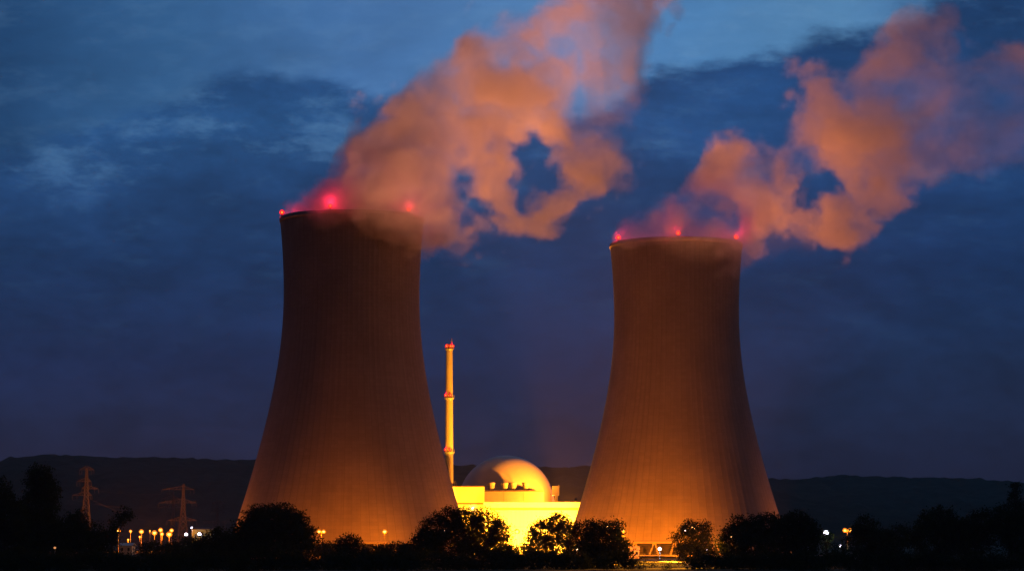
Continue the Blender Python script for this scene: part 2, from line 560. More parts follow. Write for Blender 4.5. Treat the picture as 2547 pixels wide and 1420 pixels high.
# ------------------------------------------------------------------ exhaust stack
SY = 1400.0
sb = at(1116.5, 1340, SY)
root = thing('exhaust_stack', 'tall slim chimney with three galleries of red lamps beside the left cooling tower', 'chimney', (sb.x, SY, 0))
ztop = at(1116, 856, SY).z
b = MB(); b.lathe([(2.55 - 0.78 * k / 24, -0.5 + (ztop + 0.5) * k / 24) for k in range(25)], 32)
b.lathe([(1.77, ztop), (1.72, ztop + 0.12), (1.45, ztop + 0.12), (1.45, ztop - 3)], 32, (0, 0, 0), False)
b.build('shaft', mat('stack_concrete', (0.33, 0.29, 0.24), 0.75, 0.15, 0.12), root)
for i, py in enumerate((868, 990, 1125)):
    zp = at(1116, py, SY).z
    rs = 1.9 + 0.45 * i * 0.6
    b = MB(); b.lathe([(rs - 0.2, zp - 1.1), (rs + 0.55, zp), (rs + 0.55, zp + 0.25), (rs - 0.2, zp + 0.25)], 28)
    o = b.build('gallery', M['steel'], root)
    b = MB()
    for k in range(16):
        a = 2 * math.pi * k / 16
        b.bar(((rs + 0.5) * math.cos(a), (rs + 0.5) * math.sin(a), zp + 0.25), ((rs + 0.5) * math.cos(a), (rs + 0.5) * math.sin(a), zp + 1.45), 0.06, 0.06, 4)
    for zz in (0.85, 1.45):
        b.lathe([(rs + 0.45, zp + zz - 0.05), (rs + 0.55, zp + zz - 0.05), (rs + 0.55, zp + zz + 0.05), (rs + 0.45, zp + zz + 0.05), (rs + 0.45, zp + zz - 0.05)], 28)
    b.build('railing', M['steel'], o)
    for dx in ((-6.5, 4.0, 8.8) if i == 0 else (-8.5, 3.5)):
        xx = dx / F * SY
        xx = max(-rs - 0.5, min(rs + 0.5, xx))
        yy = -math.sqrt(max(0.0, (rs + 0.62) ** 2 - xx * xx))
        beacon(root, (xx, yy, zp + 1.1), 450.0, 0.78)
b = MB(); b.bar((1.3, 0, ztop - 1), (1.3, 0, ztop + 3.2), 0.22, 0.16, 6); b.box((0.9, -0.3, ztop), (1.7, 0.3, ztop + 1.6))
b.build('lightning_rod', M['steel'], root)

# ------------------------------------------------------------------ reactor building and halls
DY = 1450.0
dc = at(1259, 1252, DY)
drad = 119.0 / F * DY
root = thing('reactor_building', 'pale round reactor dome rising behind the flat bright halls between the towers', 'reactor', (dc.x, DY, 0))
prof = [(drad, -0.5), (drad, dc.z)] + [(max(0.01, drad * math.cos(a)), dc.z + drad * math.sin(a)) for a in [math.pi / 2 * k / 22 for k in range(1, 23)]]
b = MB(); b.lathe(prof, 96)
b.build('dome', mat('dome_paint', (0.55, 0.50, 0.43), 0.55, 0.06, 0.08), root)
b = MB(); b.lathe([(drad + 0.35, dc.z - 1.3), (drad + 0.35, dc.z - 0.5), (drad + 0.02, dc.z - 0.4), (drad + 0.02, dc.z - 1.4)], 96)
b.build('ring_cornice', M['grey'], root)

def hall(name, label, cat, px0, px1, py_top, Y, depth, wall, parapet=0.0):
    """a flat-roofed block whose near face stands at distance Y; returns (root, x0, x1, top)"""
    a, c = at(px0, py_top, Y), at(px1, py_top, Y)
    rt = thing(name, label, cat, ((a.x + c.x) / 2, Y, 0))
    hw = (c.x - a.x) / 2
    b = MB(); b.box((-hw, 0, -0.5), (hw, depth, a.z - 0.6)); b.build('wall', wall, rt)
    b = MB(); b.box((-hw - 0.12, -0.12, a.z - 0.6), (hw + 0.12, depth + 0.12, a.z - 0.25)); b.build('roof', M['roof'], rt)
    return rt, hw, a.z

# auxiliary block in front of the dome with the four roof vents
AY = 1408.0
rt, hw, zt = hall('auxiliary_building', 'flat orange lit block below the dome carrying four round roof vents', 'building', 1203, 1352, 1219, AY, 14.0, mat('tan_render', (0.36, 0.31, 0.24), 0.75, 0.12, 0.12))
b = MB()
for k in range(1, 3):
    xx = -hw + 2 * hw * k / 3
    b.box((xx - 0.05, -0.05, 2), (xx + 0.05, 0.02, zt - 0.9))
b.build('wall_joint', M['band'], rt)
b = MB(); b.box((-hw - 0.15, -0.16, zt - 0.25), (hw + 0.15, 0.1, zt)); b.build('parapet', M['band'], rt)
for k, px in enumerate((1221.5, 1255, 1276, 1308)):
    pt = at(px, 1215, AY + 5)
    x0 = pt.x - rt.location.x
    b = MB()
    b.lathe([(1.35, zt - 0.7), (1.5, zt + 0.6), (2.0, zt + 3.2), (2.05, zt + 3.5), (2.18, zt + 3.6), (2.18, zt + 4.3), (2.0, zt + 4.4), (1.7, zt + 4.1), (0.01, zt + 4.1)], 24, (x0, 5, 0))
    o = b.build('roof_vent', M['grey'], rt)
    b = MB()
    for zz in (1.2, 2.2):
        rr = 1.55 + 0.19 * zz
        b.lathe([(rr, zt + zz), (rr + 0.14, zt + zz + 0.05), (rr + 0.14, zt + zz + 0.2), (rr, zt + zz + 0.25)], 24, (x0, 5, 0))
    b.build('hoop', M['steel'], o)
b = MB()
for k in range(5):
    b.bar((hw - 1.0 - 0.9 * k, 1.0, zt - 0.2), (hw - 1.0 - 0.9 * k, 1.0, zt + 1.0), 0.06, 0.06, 4)
b.bar((hw - 1.0, 1.0, zt + 1.0), (hw - 4.6, 1.0, zt + 1.0), 0.06, 0.06, 4)
b.bar((hw - 0.6, 1.5, zt - 0.2), (hw - 0.6, 1.5, zt + 1.9), 0.12, 0.12, 6)
b.build('roof_railing', M['steel'], rt)

# switchgear block: bright yellow fascia over a recessed brown band
BY = 1376.0
rt, hw, zt = hall('switchgear_building', 'bright yellow block with a brown band, tucked against the left cooling tower', 'building', 1085, 1203.5, 1208, BY, 22.0, M['white'])
z1, z2 = at(1150, 1248.5, BY).z, at(1150, 1254, BY).z
b = MB(); b.box((-hw - 0.25, -0.9, z1), (hw + 0.25, 0.0, zt - 0.6)); b.build('fascia', M['white'], rt)
b = MB(); b.box((-hw - 0.15, -0.35, z2), (hw + 0.15, -0.003, z1 - 0.003)); b.build('band', M['band'], rt)
b = MB(); b.box((-hw - 0.3, -0.98, zt - 0.597), (hw + 0.3, -0.125, zt)); b.build('roof_edge', M['band'], rt)
b = MB()
x0 = at(1131, 1200, BY + 4).x - rt.location.x
b.bar((x0, 4, zt - 0.3), (x0, 4, zt + 2.8), 0.35, 0.35, 8); b.bar((x0 + 1.0, 5, zt - 0.3), (x0 + 1.0, 5, zt + 2.0), 0.2, 0.2, 8)
b.build('flue_pipe', M['steel'], rt)
lamp = MB(); p = at(1176, 1263, BY - 1.2); p = p - rt.location
lamp.box(p - Vector((0.55, 0.2, 0.35)), p + Vector((0.55, 0.3, 0.35)))
lo = lamp.build('wall_lamp', M['warm'], rt)

# turbine hall: long, low, over-lit
HY = 1362.0
rt, hw, zt = hall('turbine_hall', 'long low hall with glaring white wall and parapet bands between the towers', 'building', 1203.5, 1462, 1248.5, HY, 36.0, M['white'])
HALL = rt
b = MB(); b.box((-hw - 0.2, -0.35, zt - 2.6), (hw + 0.2, -0.125, zt)); b.build('parapet', M['white'], rt)
b = MB(); b.box((-hw - 0.25, -0.45, zt - 0.003), (hw + 0.25, 0.2, zt + 0.25)); b.build('coping', M['band'], rt)
b = MB(); b.box((-hw + 3.2, -0.22, zt - 4.1), (hw - 0.4, -0.004, zt - 2.9)); b.build('window_band', mat('yellow_cladding', (0.62, 0.40, 0.06), 0.6, 0.2, 0.08), rt)
b = MB()
for k in range(1, 26):
    xx = -hw + 2 * hw * k / 26
    b.box((xx - 0.06, -0.08, 0), (xx + 0.06, -0.002, zt - 4.3))
b.box((-hw + 0.1, -0.16, 14.2), (hw - 0.1, -0.083, 14.6))
b.build('cladding_joint', M['cream'], rt)
for k in range(4):
    xx = -hw + 2 * hw * (k + 0.6) / 4.4
    b = MB(); b.box((xx - 2.0, -0.20, 0), (xx + 2.0, -0.163, 5.0)); b.build('door', M['grey'], rt)

# stair tower right of the dome
EY = 1440.0
e = at(1385, 1340, EY); ze = at(1385, 1205, EY).z; z3 = at(1385, 1231, EY).z
rt = thing('stair_tower', 'narrow concrete stair tower with wider head just right of the dome', 'tower', (e.x, EY, 0))
b = MB(); b.box((-1.2, -1.2, -0.5), (0.6, 1.2, z3)); b.build('shaft', M['grey'], rt)
b = MB(); b.box((-2.6, -1.6, z3), (1.35, 1.6, ze - 1.6)); b.build('head', M['grey'], rt)
b = MB(); b.box((-2.7, -1.8, ze - 1.6), (1.45, 1.8, ze - 1.3)); b.box((1.0, -1.75, ze - 1.3), (1.35, 1.75, ze)); b.box((-2.6, -1.75, ze - 1.3), (0.9, -1.6, ze - 0.7)); b.build('roof', M['grey'], rt)
b = MB(); b.box((0.603, -0.9, 6), (1.2, 0.9, z3 - 4)); b.build('stair', M['steel'], rt)

# ------------------------------------------------------------------ steam plumes
def inpoly(P, poly):
    x, y = P[:, 0], P[:, 1]
    r = np.zeros(len(P), bool)
    n = len(poly)
    for i in range(n):
        x1, y1 = poly[i]; x2, y2 = poly[(i + 1) % n]
        c = (y1 > y) != (y2 > y)
        r ^= c & (x < (x2 - x1) * (y - y1) / ((y2 - y1) if y2 != y1 else 1e-9) + x1)
    return r
def polydist(P, poly):
    d = np.full(len(P), 1e9)
    n = len(poly)
    for i in range(n):
        a = np.array(poly[i], float); b = np.array(poly[(i + 1) % n], float)
        ab = b - a
        s = np.clip(((P - a) @ ab) / (ab @ ab), 0, 1)
        d = np.minimum(d, np.linalg.norm(P - (a + s[:, None] * ab), axis=1))
    return d

def steam_material(dens):
    m = bpy.data.materials.new('steam')
    m.use_nodes = True
    k = NT(m.node_tree)
    k.N.remove(k.N['Principled BSDF'])
    at_ = k.new('ShaderNodeAttribute'); at_.attribute_name = 'density'
    vol = k.new('ShaderNodeVolumePrincipled')
    vol.inputs['Color'].default_value = (0.94, 0.93, 0.92, 1)
    vol.inputs['Anisotropy'].default_value = 0.1
    vol.inputs['Density Attribute'].default_value = ''
    k.put(vol.inputs['Density'], k.m('MULTIPLY', at_.outputs['Fac'], dens))
    k.L.new(vol.outputs[0], k.N['Material Output'].inputs['Volume'])
    return m

def lattice(rng, P, scale):
    """smooth lattice noise in -1..1 at the points P (n x 3)"""
    q = P / scale
    lo = np.floor(q.min(0)).astype(int) - 1
    n = np.ceil(q.max(0)).astype(int) + 2 - lo
    g = rng.uniform(-1, 1, size=tuple(n)).astype(np.float32)
    q = q - lo
    i = np.floor(q).astype(int); f = (q - i).astype(np.float32)
    f = f * f * f * (f * (f * 6 - 15) + 10)
    r = 0
    for dx in (0, 1):
        wx = f[:, 0] if dx else 1 - f[:, 0]
        for dy in (0, 1):
            wy = f[:, 1] if dy else 1 - f[:, 1]
            for dz in (0, 1):
                wz = f[:, 2] if dz else 1 - f[:, 2]
                r = r + g[i[:, 0] + dx, i[:, 1] + dy, i[:, 2] + dz] * wx * wy * wz
    return r

def fbm(rng, P, scale, octaves, gain=0.5, billow=False):
    r, a = 0, 1.0
    for _ in range(octaves):
        v = lattice(rng, P, scale)
        r = r + a * (np.abs(v) * 2.0 - 0.75 if billow else v)
        a *= gain; scale *= 0.5
        P = P @ np.array([[0.8, 0.6, 0], [-0.48, 0.64, 0.6], [0.36, -0.48, 0.8]])
    return (r - r.mean()) / (r.std() + 1e-6)

def sstep(v, a, b):
    q = np.clip((v - a) / (b - a), 0, 1)
    return q * q * (3 - 2 * q)

def skin():
    # the outermost wisps: an almost clear veil on the hull of the plume
    m = bpy.data.materials.new('steam_skin')
    m.use_nodes = True
    k = NT(m.node_tree)
    k.N.remove(k.N['Principled BSDF'])
    a = k.new('ShaderNodeBsdfTransparent'); b = k.new('ShaderNodeBsdfTranslucent')
    b.inputs[0].default_value = (0.8, 0.8, 0.8, 1)
    mx = k.new('ShaderNodeMixShader'); mx.inputs[0].default_value = 0.006
    k.L.new(a.outputs[0], mx.inputs[1]); k.L.new(b.outputs[0], mx.inputs[2])
    k.L.new(mx.outputs[0], k.N['Material Output'].inputs['Surface'])
    return m
M['steam_skin'] = skin()

def polydist_map(poly, x0, y0, w, h, st):
    xs = np.arange(x0, x0 + w + st, st); ys = np.arange(y0, y0 + h + st, st)
    gx, gy = np.meshgrid(xs, ys)
    P = np.column_stack([gx.ravel(), gy.ravel()])
    d = polydist(P, poly) * np.where(inpoly(P, poly), 1.0, -1.0)
    return d.reshape(gx.shape)
def sample(mp, x0, y0, st, px, py):
    u = np.clip((px - x0) / st, 0, mp.shape[1] - 1.001); v = np.clip((py - y0) / st, 0, mp.shape[0] - 1.001)
    i = u.astype(int); j = v.astype(int); fu = u - i; fv = v - j
    return (mp[j, i] * (1 - fu) + mp[j, i + 1] * fu) * (1 - fv) + (mp[j + 1, i] * (1 - fu) + mp[j + 1, i + 1] * fu) * fv

def plume(label, outline, holes, soft, Y, drift, depth, seed, dens, loc, vox=1.35, amp=3.2, rim=(876, 540)):
    """steam as a grid of densities: the cloud's outline gets a rounded cross section about its own axis, billows push the
    surface in and out, gaps and thin places are warped by turbulence"""
    rng = np.random.default_rng(seed)
    xs = [p[0] for p in outline]; ys = [p[1] for p in outline]
    x0, x1 = max(min(xs), -40) - 40, min(max(xs), 2600) + 40
    y0, y1 = max(min(ys), -110) - 40, max(ys) + 30
    loc = Vector(loc)
    A, B = at(x0, y1, Y), at(x1, y0, Y)
    lo = np.array([A.x - loc.x, Y - 46 - loc.y, A.z - loc.z]); hi = np.array([B.x - loc.x, Y + 46 - loc.y, B.z - loc.z])
    n = np.ceil((hi - lo) / vox).astype(int); hi = lo + n * vox
    ax = [lo[i] + (np.arange(n[i]) + 0.5) * vox for i in range(3)]
    G = np.stack(np.meshgrid(ax[0], ax[1], ax[2], indexing='ij'), -1).reshape(-1, 3)
    Wp = G + np.array(loc)
    # where the photograph shows each cell
    dz = Wp[:, 2] - CAMZ
    fw = Wp[:, 1] * math.cos(PITCH) + dz * math.sin(PITCH)
    px = Wp[:, 0] / fw * F + W / 2
    py = H / 2 - (-Wp[:, 1] * math.sin(PITCH) + dz * math.cos(PITCH)) / fw * F
    ppm = F / Y
    # turbulence shifts the lookup (in px)
    wx = fbm(rng, G, 26.0, 5, 0.55); wz = fbm(rng, G + 300.0, 26.0, 5, 0.55)
    bil = fbm(rng, G + np.stack([wx, wz, wx], 1) * 2.0, 17.0, 5, 0.55, True)
    fin = fbm(rng, G + 77.0, 9.0, 4, 0.6)
    st = 4.0
    om = polydist_map(outline, x0 - 60, y0 - 60, x1 - x0 + 120, y1 - y0 + 120, st)
    D = sample(om, x0 - 60, y0 - 60, st, px + wx * 9, py + wz * 9) / ppm
    Yc = Y + drift * (px - xs[0]) / 1000.0 + 9.0 * lattice(rng, np.stack([G[:, 0], G[:, 0] * 0, G[:, 2]], 1), 55.0)
    Dp = np.clip(D, 0, depth)
    T = 0.85 * np.sqrt(np.maximum(Dp * (2 * depth - Dp), 0))
    sd = np.minimum(D, T - np.abs(Wp[:, 1] - Yc))
    rag = sstep(px, outline[0][0] - 10, outline[0][0] + 200) * 0.6 + 0.4
    sd = sd + amp * rag * (bil + 0.6 * fin) + 0.6
    base = np.exp(-((px - rim[0]) / 160.0) ** 2 - ((py - rim[1]) / 75.0) ** 2)
    sd = sd + 8.0 * base
    for poly, strength, feather in holes:
        hm_ = polydist_map(poly, x0 - 60, y0 - 60, x1 - x0 + 120, y1 - y0 + 120, st)
        hd = sample(hm_, x0 - 60, y0 - 60, st, px + 22 * wx + 11 * fin, py + 22 * wz + 11 * fin)
        sd = sd - strength * 34.0 * sstep(hd, -feather * 2.6, feather * 0.9)
    e = sstep(sd, -0.5, 5.0)
    # broken, uneven inside
    mid = fbm(rng, G + np.stack([wx, wz, wz], 1) * 3.0 - 150.0, 26.0, 5, 0.58)
    e *= np.clip(0.85 + 0.78 * mid, 0.03, 3.0)
    for cx_, cy_, r_, k_ in soft:
        q = np.hypot(px + 16 * wx - cx_, py + 16 * wz - cy_) / r_
        e *= 1 + (k_ - 1) * np.exp(-q * q)
    e *= 1 + 0.8 * base
    e[e < 0.02] = 0.0
    e = e.reshape(n)
    # pack the slices into one generated picture and read it back cell by cell
    cols = int(math.ceil(math.sqrt(n[1] * n[2] / n[0])))
    rowsn = int(math.ceil(n[1] / cols))
    atlas = np.zeros((rowsn * n[2], cols * n[0]), np.float32)
    for j in range(n[1]):
        c, r = j % cols, j // cols
        atlas[r * n[2]:(r + 1) * n[2], c * n[0]:(c + 1) * n[0]] = e[:, j, :].T
    img = bpy.data.images.new('steam_density', atlas.shape[1], atlas.shape[0], alpha=True, float_buffer=True)
    img.colorspace_settings.name = 'Non-Color'
    buf = np.ones(atlas.shape + (4,), np.float32)
    buf[..., 0] = atlas; buf[..., 1] = atlas; buf[..., 2] = atlas
    img.pixels.foreach_set(buf.ravel()); img.update()
    sm = steam_material(dens)
    def group(final):
        ng = bpy.data.node_groups.new('steam_fog', 'GeometryNodeTree')
        ng.interface.new_socket('Geometry', in_out='INPUT', socket_type='NodeSocketGeometry')
        ng.interface.new_socket('Geometry', in_out='OUTPUT', socket_type='NodeSocketGeometry')
        k = NT(ng)
        gi = k.new('NodeGroupInput'); go = k.new('NodeGroupOutput')
        vc = k.new('GeometryNodeVolumeCube')
        vc.inputs['Min'].default_value = tuple(lo + vox * 0.5); vc.inputs['Max'].default_value = tuple(hi - vox * 0.5)
        for i, nm in enumerate(('Resolution X', 'Resolution Y', 'Resolution Z')):
            vc.inputs[nm].default_value = int(n[i])
        x, y, z = k.sep(k.new('GeometryNodeInputPosition').outputs[0])
        ix = k.m('ROUND', k.m('DIVIDE', k.m('SUBTRACT', x, float(ax[0][0])), vox))
        iy = k.m('ROUND', k.m('DIVIDE', k.m('SUBTRACT', y, float(ax[1][0])), vox))
        iz = k.m('ROUND', k.m('DIVIDE', k.m('SUBTRACT', z, float(ax[2][0])), vox))
        row = k.m('FLOOR', k.m('DIVIDE', k.m('ADD', iy, 0.5), float(cols)))
        colm = k.m('SUBTRACT', iy, k.m('MULTIPLY', row, float(cols)))
        uu = k.m('DIVIDE', k.m('ADD', k.m('ADD', k.m('MULTIPLY', colm, float(n[0])), ix), 0.5), float(atlas.shape[1]))
        vv_ = k.m('DIVIDE', k.m('ADD', k.m('ADD', k.m('MULTIPLY', row, float(n[2])), iz), 0.5), float(atlas.shape[0]))
        it = k.new('GeometryNodeImageTexture'); it.interpolation = 'Closest'
        it.inputs['Image'].default_value = img
        k.put(it.inputs['Vector'], k.xyz(uu, vv_, 0.0))
        k.L.new(it.outputs['Color'], vc.inputs['Density'])
        if final:
            sn = k.new('GeometryNodeSetMaterial'); sn.inputs['Material'].default_value = sm
            k.L.new(vc.outputs[0], sn.inputs['Geometry'])
            jn = k.new('GeometryNodeJoinGeometry')
            k.L.new(sn.outputs[0], jn.inputs[0]); k.L.new(gi.outputs[0], jn.inputs[0])
            k.L.new(jn.outputs[0], go.inputs[0])
        else:
            vm_ = k.new('GeometryNodeVolumeToMesh'); vm_.resolution_mode = 'VOXEL_SIZE'
            vm_.inputs['Voxel Size'].default_value = 2.6; vm_.inputs['Threshold'].default_value = 0.16
            k.L.new(vc.outputs[0], vm_.inputs[0]); k.L.new(vm_.outputs[0], go.inputs[0])
        return ng
    o = link('steam_plume', bpy.data.meshes.new('steam_plume'))
    o.location = loc
    gm = o.modifiers.new('steam_fog', 'NODES'); gm.node_group = group(False)
    dg = bpy.context.evaluated_depsgraph_get(); dg.update()
    me2 = bpy.data.meshes.new_from_object(o.evaluated_get(dg))
    me2.name = 'steam_plume'
    me2.materials.clear(); me2.materials.append(M['steam_skin'])
    me2.polygons.foreach_set('use_smooth', [True] * len(me2.polygons))
    o.data = me2
    gm.node_group = group(True)
    o['label'] = label; o['category'] = 'steam plume'; o['group'] = 'steam plumes from the cooling towers'
    return o

OUT1 = [(712, 556), (728, 515), (752, 485), (800, 448), (858, 365), (905, 300), (985, 222), (1040, 172), (1095, 148), (1135, 92), (1180, 62), (1262, 30), (1330, 14), (1400, -20), (1480, -70), (1660, -90), (1680, -20), (1640, 80), (1606, 200), (1596, 300), (1570, 385), (1540, 430), (1505, 486), (1444, 492), (1400, 535), (1342, 602), (1272, 606), (1215, 612), (1152, 640), (1075, 632), (1040, 622), (1005, 606), (960, 580), (900, 578), (868, 560), (800, 575)]
HOL1 = [([(1255, 400), (1290, 366), (1340, 356), (1368, 384), (1350, 425), (1334, 470), (1312, 508), (1284, 480), (1260, 440)], 0.80, 20.0),
        ([(1122, 452), (1160, 447), (1188, 490), (1214, 522), (1220, 552), (1190, 543), (1158, 508), (1132, 488)], 0.72, 19.0),
        ([(1190, 292), (1260, 282), (1330, 272), (1318, 300), (1262, 330), (1210, 326)], 0.45, 26.0)]
SOFT1 = [(1420, 100, 55, 0.30), (1450, 245, 70, 0.42), (1590, 130, 110, 0.45), (1080, 300, 60, 0.7), (800, 500, 90, 0.75), (1010, 470, 80, 0.8), (1160, 570, 60, 0.8), (1560, 330, 60, 0.55), (1290, 130, 110, 1.25), (1430, 430, 80, 1.4), (1120, 600, 70, 1.5), (1010, 360, 90, 1.2)]
OUT2 = [(1535, 612), (1560, 575), (1600, 552), (1612, 520), (1632, 486), (1672, 474), (1716, 440), (1742, 388), (1796, 350), (1842, 340), (1895, 364), (1932, 345), (1952, 305), (1980, 262), (1990, 200), (2056, 180), (2110, 192), (2150, 130), (2180, 75), (2228, 26), (2300, 6), (2370, 50), (2396, 125), (2420, 135), (2500, 105), (2590, 80), (2650, 200), (2620, 330), (2545, 400), (2465, 438), (2380, 468), (2300, 470), (2250, 492), (2262, 512), (2205, 556), (2165, 595), (2100, 616), (2022, 628), (1962, 632), (1922, 646), (1852, 668), (1836, 645), (1800, 625), (1700, 612), (1600, 622)]
HOL2 = [([(1976, 496), (2008, 444), (2042, 402), (2052, 430), (2040, 470), (2018, 512)], 0.85, 17.0),
        ([(2070, 404), (2120, 440), (2138, 495), (2100, 492), (2072, 455)], 0.75, 17.0)]
SOFT2 = [(2250, 230, 60, 0.35), (2450, 250, 210, 0.15), (2490, 350, 170, 0.2), (2300, 420, 110, 0.6), (2290, 120, 90, 0.8), (2090, 250, 70, 0.7), (1620, 570, 60, 0.7), (2110, 330, 80, 1.35), (1960, 590, 90, 1.5), (1780, 480, 110, 1.15), (2180, 520, 70, 0.7)]
PL1 = (TL.x, 1070.0, 140.0)
PL2 = (TR.x, 1165.0, 140.0)
plume('orange steam plume drifting off the nearer left cooling tower, pierced by dark gaps', OUT1, HOL1, SOFT1, 1085.0, -25.0, 30.0, 3, 0.047, PL1)
plume('thinner purple grey steam plume drifting off the farther right cooling tower to the frame edge', OUT2, HOL2, SOFT2, 1176.0, -25.0, 30.0, 5, 0.036, PL2, rim=(1700, 570))

# ------------------------------------------------------------------ lamps of the site
def street_lamp(px, py, Y, label, kind='sodium', power=0.0, heads=1, size=0.7, group='lamp posts around the plant', color=None, arm=True, cat='street lamp'):
    p = at(px, py, Y)
    rt = thing('street_lamp', label, cat, (p.x, p.y, 0), 0, group)
    b = MB(); b.bar((0, 0, -0.3), (0, 0, p.z - 0.2), 0.16, 0.10, 8); b.lathe([(0.3, -0.2), (0.3, 0.4), (0.17, 0.5)], 8)
    b.build('pole', M['steel'], rt)
    for hx in ([0.0] if heads == 1 else [-0.9, 0.9]):
        b = MB()
        b.bar((0, 0, p.z - 0.25), (hx, -0.35, p.z + size * 0.55), 0.08, 0.08, 6)
        b.build('arm', M['steel'], rt)
        b = MB(); b.lathe([(0.02, size * 0.95), (size * 0.75, size * 0.62), (size * 0.95, size * 0.35), (size * 0.85, size * 0.30)], 14, (hx, -0.35, p.z))
        h = b.build('lamp_head', M['dark'], rt)
        c = MB(); c.ball((hx, -0.35, p.z), size * (0.52 if kind == 'sodium' else 1.0), 14, 9, 0.9)
        c.build('bulb' if kind == 'sodium' else 'globe', M[kind], h)
        if kind == 'sodium':
            c = MB(); c.ball((hx, -0.35, p.z), size, 16, 10, 0.92)
            c.build('globe', M['amber'], h)
        if power:
            point('lamp_light', h, (hx, -0.35, p.z - 0.2), power / heads, color or SODIUM, size * 1.25)
    return rt

K = 1000.0
# pair in front of the left tower
street_lamp(799.5, 1321, 1022, 'two-headed orange lamp post before the left tower, next to the big round tree', 'sodium', 26 * K, 2, 0.9)
street_lamp(957, 1321, 1022, 'single bright lamp post in front of the left tower, nearer its middle', 'sodium', 24 * K, 1, 1.0)
street_lamp(1110, 1319, 1030, 'pair of small white lamps showing through the wide backlit tree', 'warm', 3 * K, 2, 0.42)
street_lamp(1201.6, 1320, 1060, 'small white lamp showing in the right half of the backlit tree', 'warm', 3 * K, 1, 0.42)
street_lamp(1286, 1321, 1300, 'dazzling yard lamp before the white hall wall in the gap between two trees', 'sodium', 420 * K, 1, 1.5, color=(1.0, 0.40, 0.03))
street_lamp(1305, 1338, 1240, 'lower yard lamp in the tree gap, beneath the dazzling one', 'sodium', 40 * K, 1, 0.9, color=SODIUM_W)
street_lamp(1549.5, 1319, 1080, 'bright orange lamp at the left foot of the right cooling tower', 'sodium', 70 * K, 1, 1.05)
street_lamp(1701.5, 1318, 980, 'pale pink lamp on a thin post in front of the two-lobed tree', 'pink', 3 * K, 1, 0.55)
street_lamp(1641, 1364, 1060, 'low bluish white lamp before the slanting legs of the right tower', 'mercury', 5 * K, 1, 0.72, color=(0.8, 0.8, 1.0))
street_lamp(1758, 1366, 905, 'small bluish white lamp low beside the two-lobed tree', 'mercury', 1.5 * K, 1, 0.42, color=(0.8, 0.8, 1.0))
street_lamp(1434.5, 1365, 700, 'tiny white lamp low in front of the dark trees left of the right tower', 'warm', 0.2 * K, 1, 0.26)
street_lamp(1856, 1319, 840, 'faint orange lamp glimmering in front of the largest dark tree on the right', 'faint', 0, 1, 0.3)
street_lamp(1986, 1318, 840, 'faint lamp glimmering in the right half of the large dark tree', 'faint', 0, 1, 0.26)
street_lamp(2054.5, 1324, 990, 'greenish white lamp lighting the leaves at the right of the towers', 'mercury', 9 * K, 1, 0.95, color=(0.75, 1.0, 0.35))
street_lamp(2107.5, 1318, 1000, 'orange two-headed lamp standing farthest right', 'sodium', 14 * K, 2, 0.95, color=(1.0, 0.22, 0.01))
street_lamp(2089, 1356, 900, 'small white lamp low between the greenish and the orange lamp', 'mercury', 0.5 * K, 1, 0.40, color=(0.9, 0.9, 1.0))
# switchyard lamps on the left
for (px, py, Y, s, pw, lab) in (
    (295, 1319, 1150, 0.85, 16, 'leftmost bright switchyard lamp, beside the leaning feathery tree'),
    (325, 1320, 1165, 0.60, 10, 'small orange switchyard lamp second from the feathery tree'),
    (352, 1321, 1150, 0.95, 18, 'large orange switchyard lamp third from the feathery tree'),
    (348, 1334, 1120, 0.45, 4, 'small low lamp right under the third large switchyard lamp'),
    (373, 1319, 1240, 0.35, 3, 'tiny orange switchyard lamp between two large ones'),
    (384.5, 1324, 1150, 1.05, 22, 'large glaring lamp left in the dense switchyard cluster'),
    (399.6, 1317, 1190, 0.95, 20, 'topmost lamp of the dense switchyard cluster'),
    (403, 1327, 1140, 0.75, 14, 'lower middle lamp of the dense switchyard cluster'),
    (427, 1318, 1190, 0.85, 16, 'upper right lamp of the dense switchyard cluster'),
    (421, 1328, 1140, 1.15, 26, 'biggest lamp low at the right of the dense switchyard cluster'),
    (319, 1341, 1080, 0.40, 5, 'low orange lamp over the small lit shed roof')):
    street_lamp(px, py, Y * 1.45, lab, 'sodium', pw * 3.2 * K, 1, s * 1.65, 'switchyard lamps at the left')
for (px, py, Y, s, lab) in ((463, 1328, 1120, 0.7, 'bluish white lamp at the foot of the big lattice pylon'), (496, 1327, 1120, 0.75, 'bluish white lamp beside the long teal shed'), (478, 1312, 1160, 0.55, 'higher white lamp between the big pylon and the teal shed')):
    street_lamp(px, py, Y * 1.45, lab, 'mercury', 7 * K, 1, s * 1.4, 'switchyard lamps at the left', color=(0.75, 0.85, 0.9))
street_lamp(148, 1321, 900, 'tiny dim orange lamp in the dark trees at the far left', 'faint', 0, 1, 0.32)
street_lamp(137, 1361, 700, 'dim orange lamp lowest in the dark trees at far left', 'faint', 0, 1, 0.34)

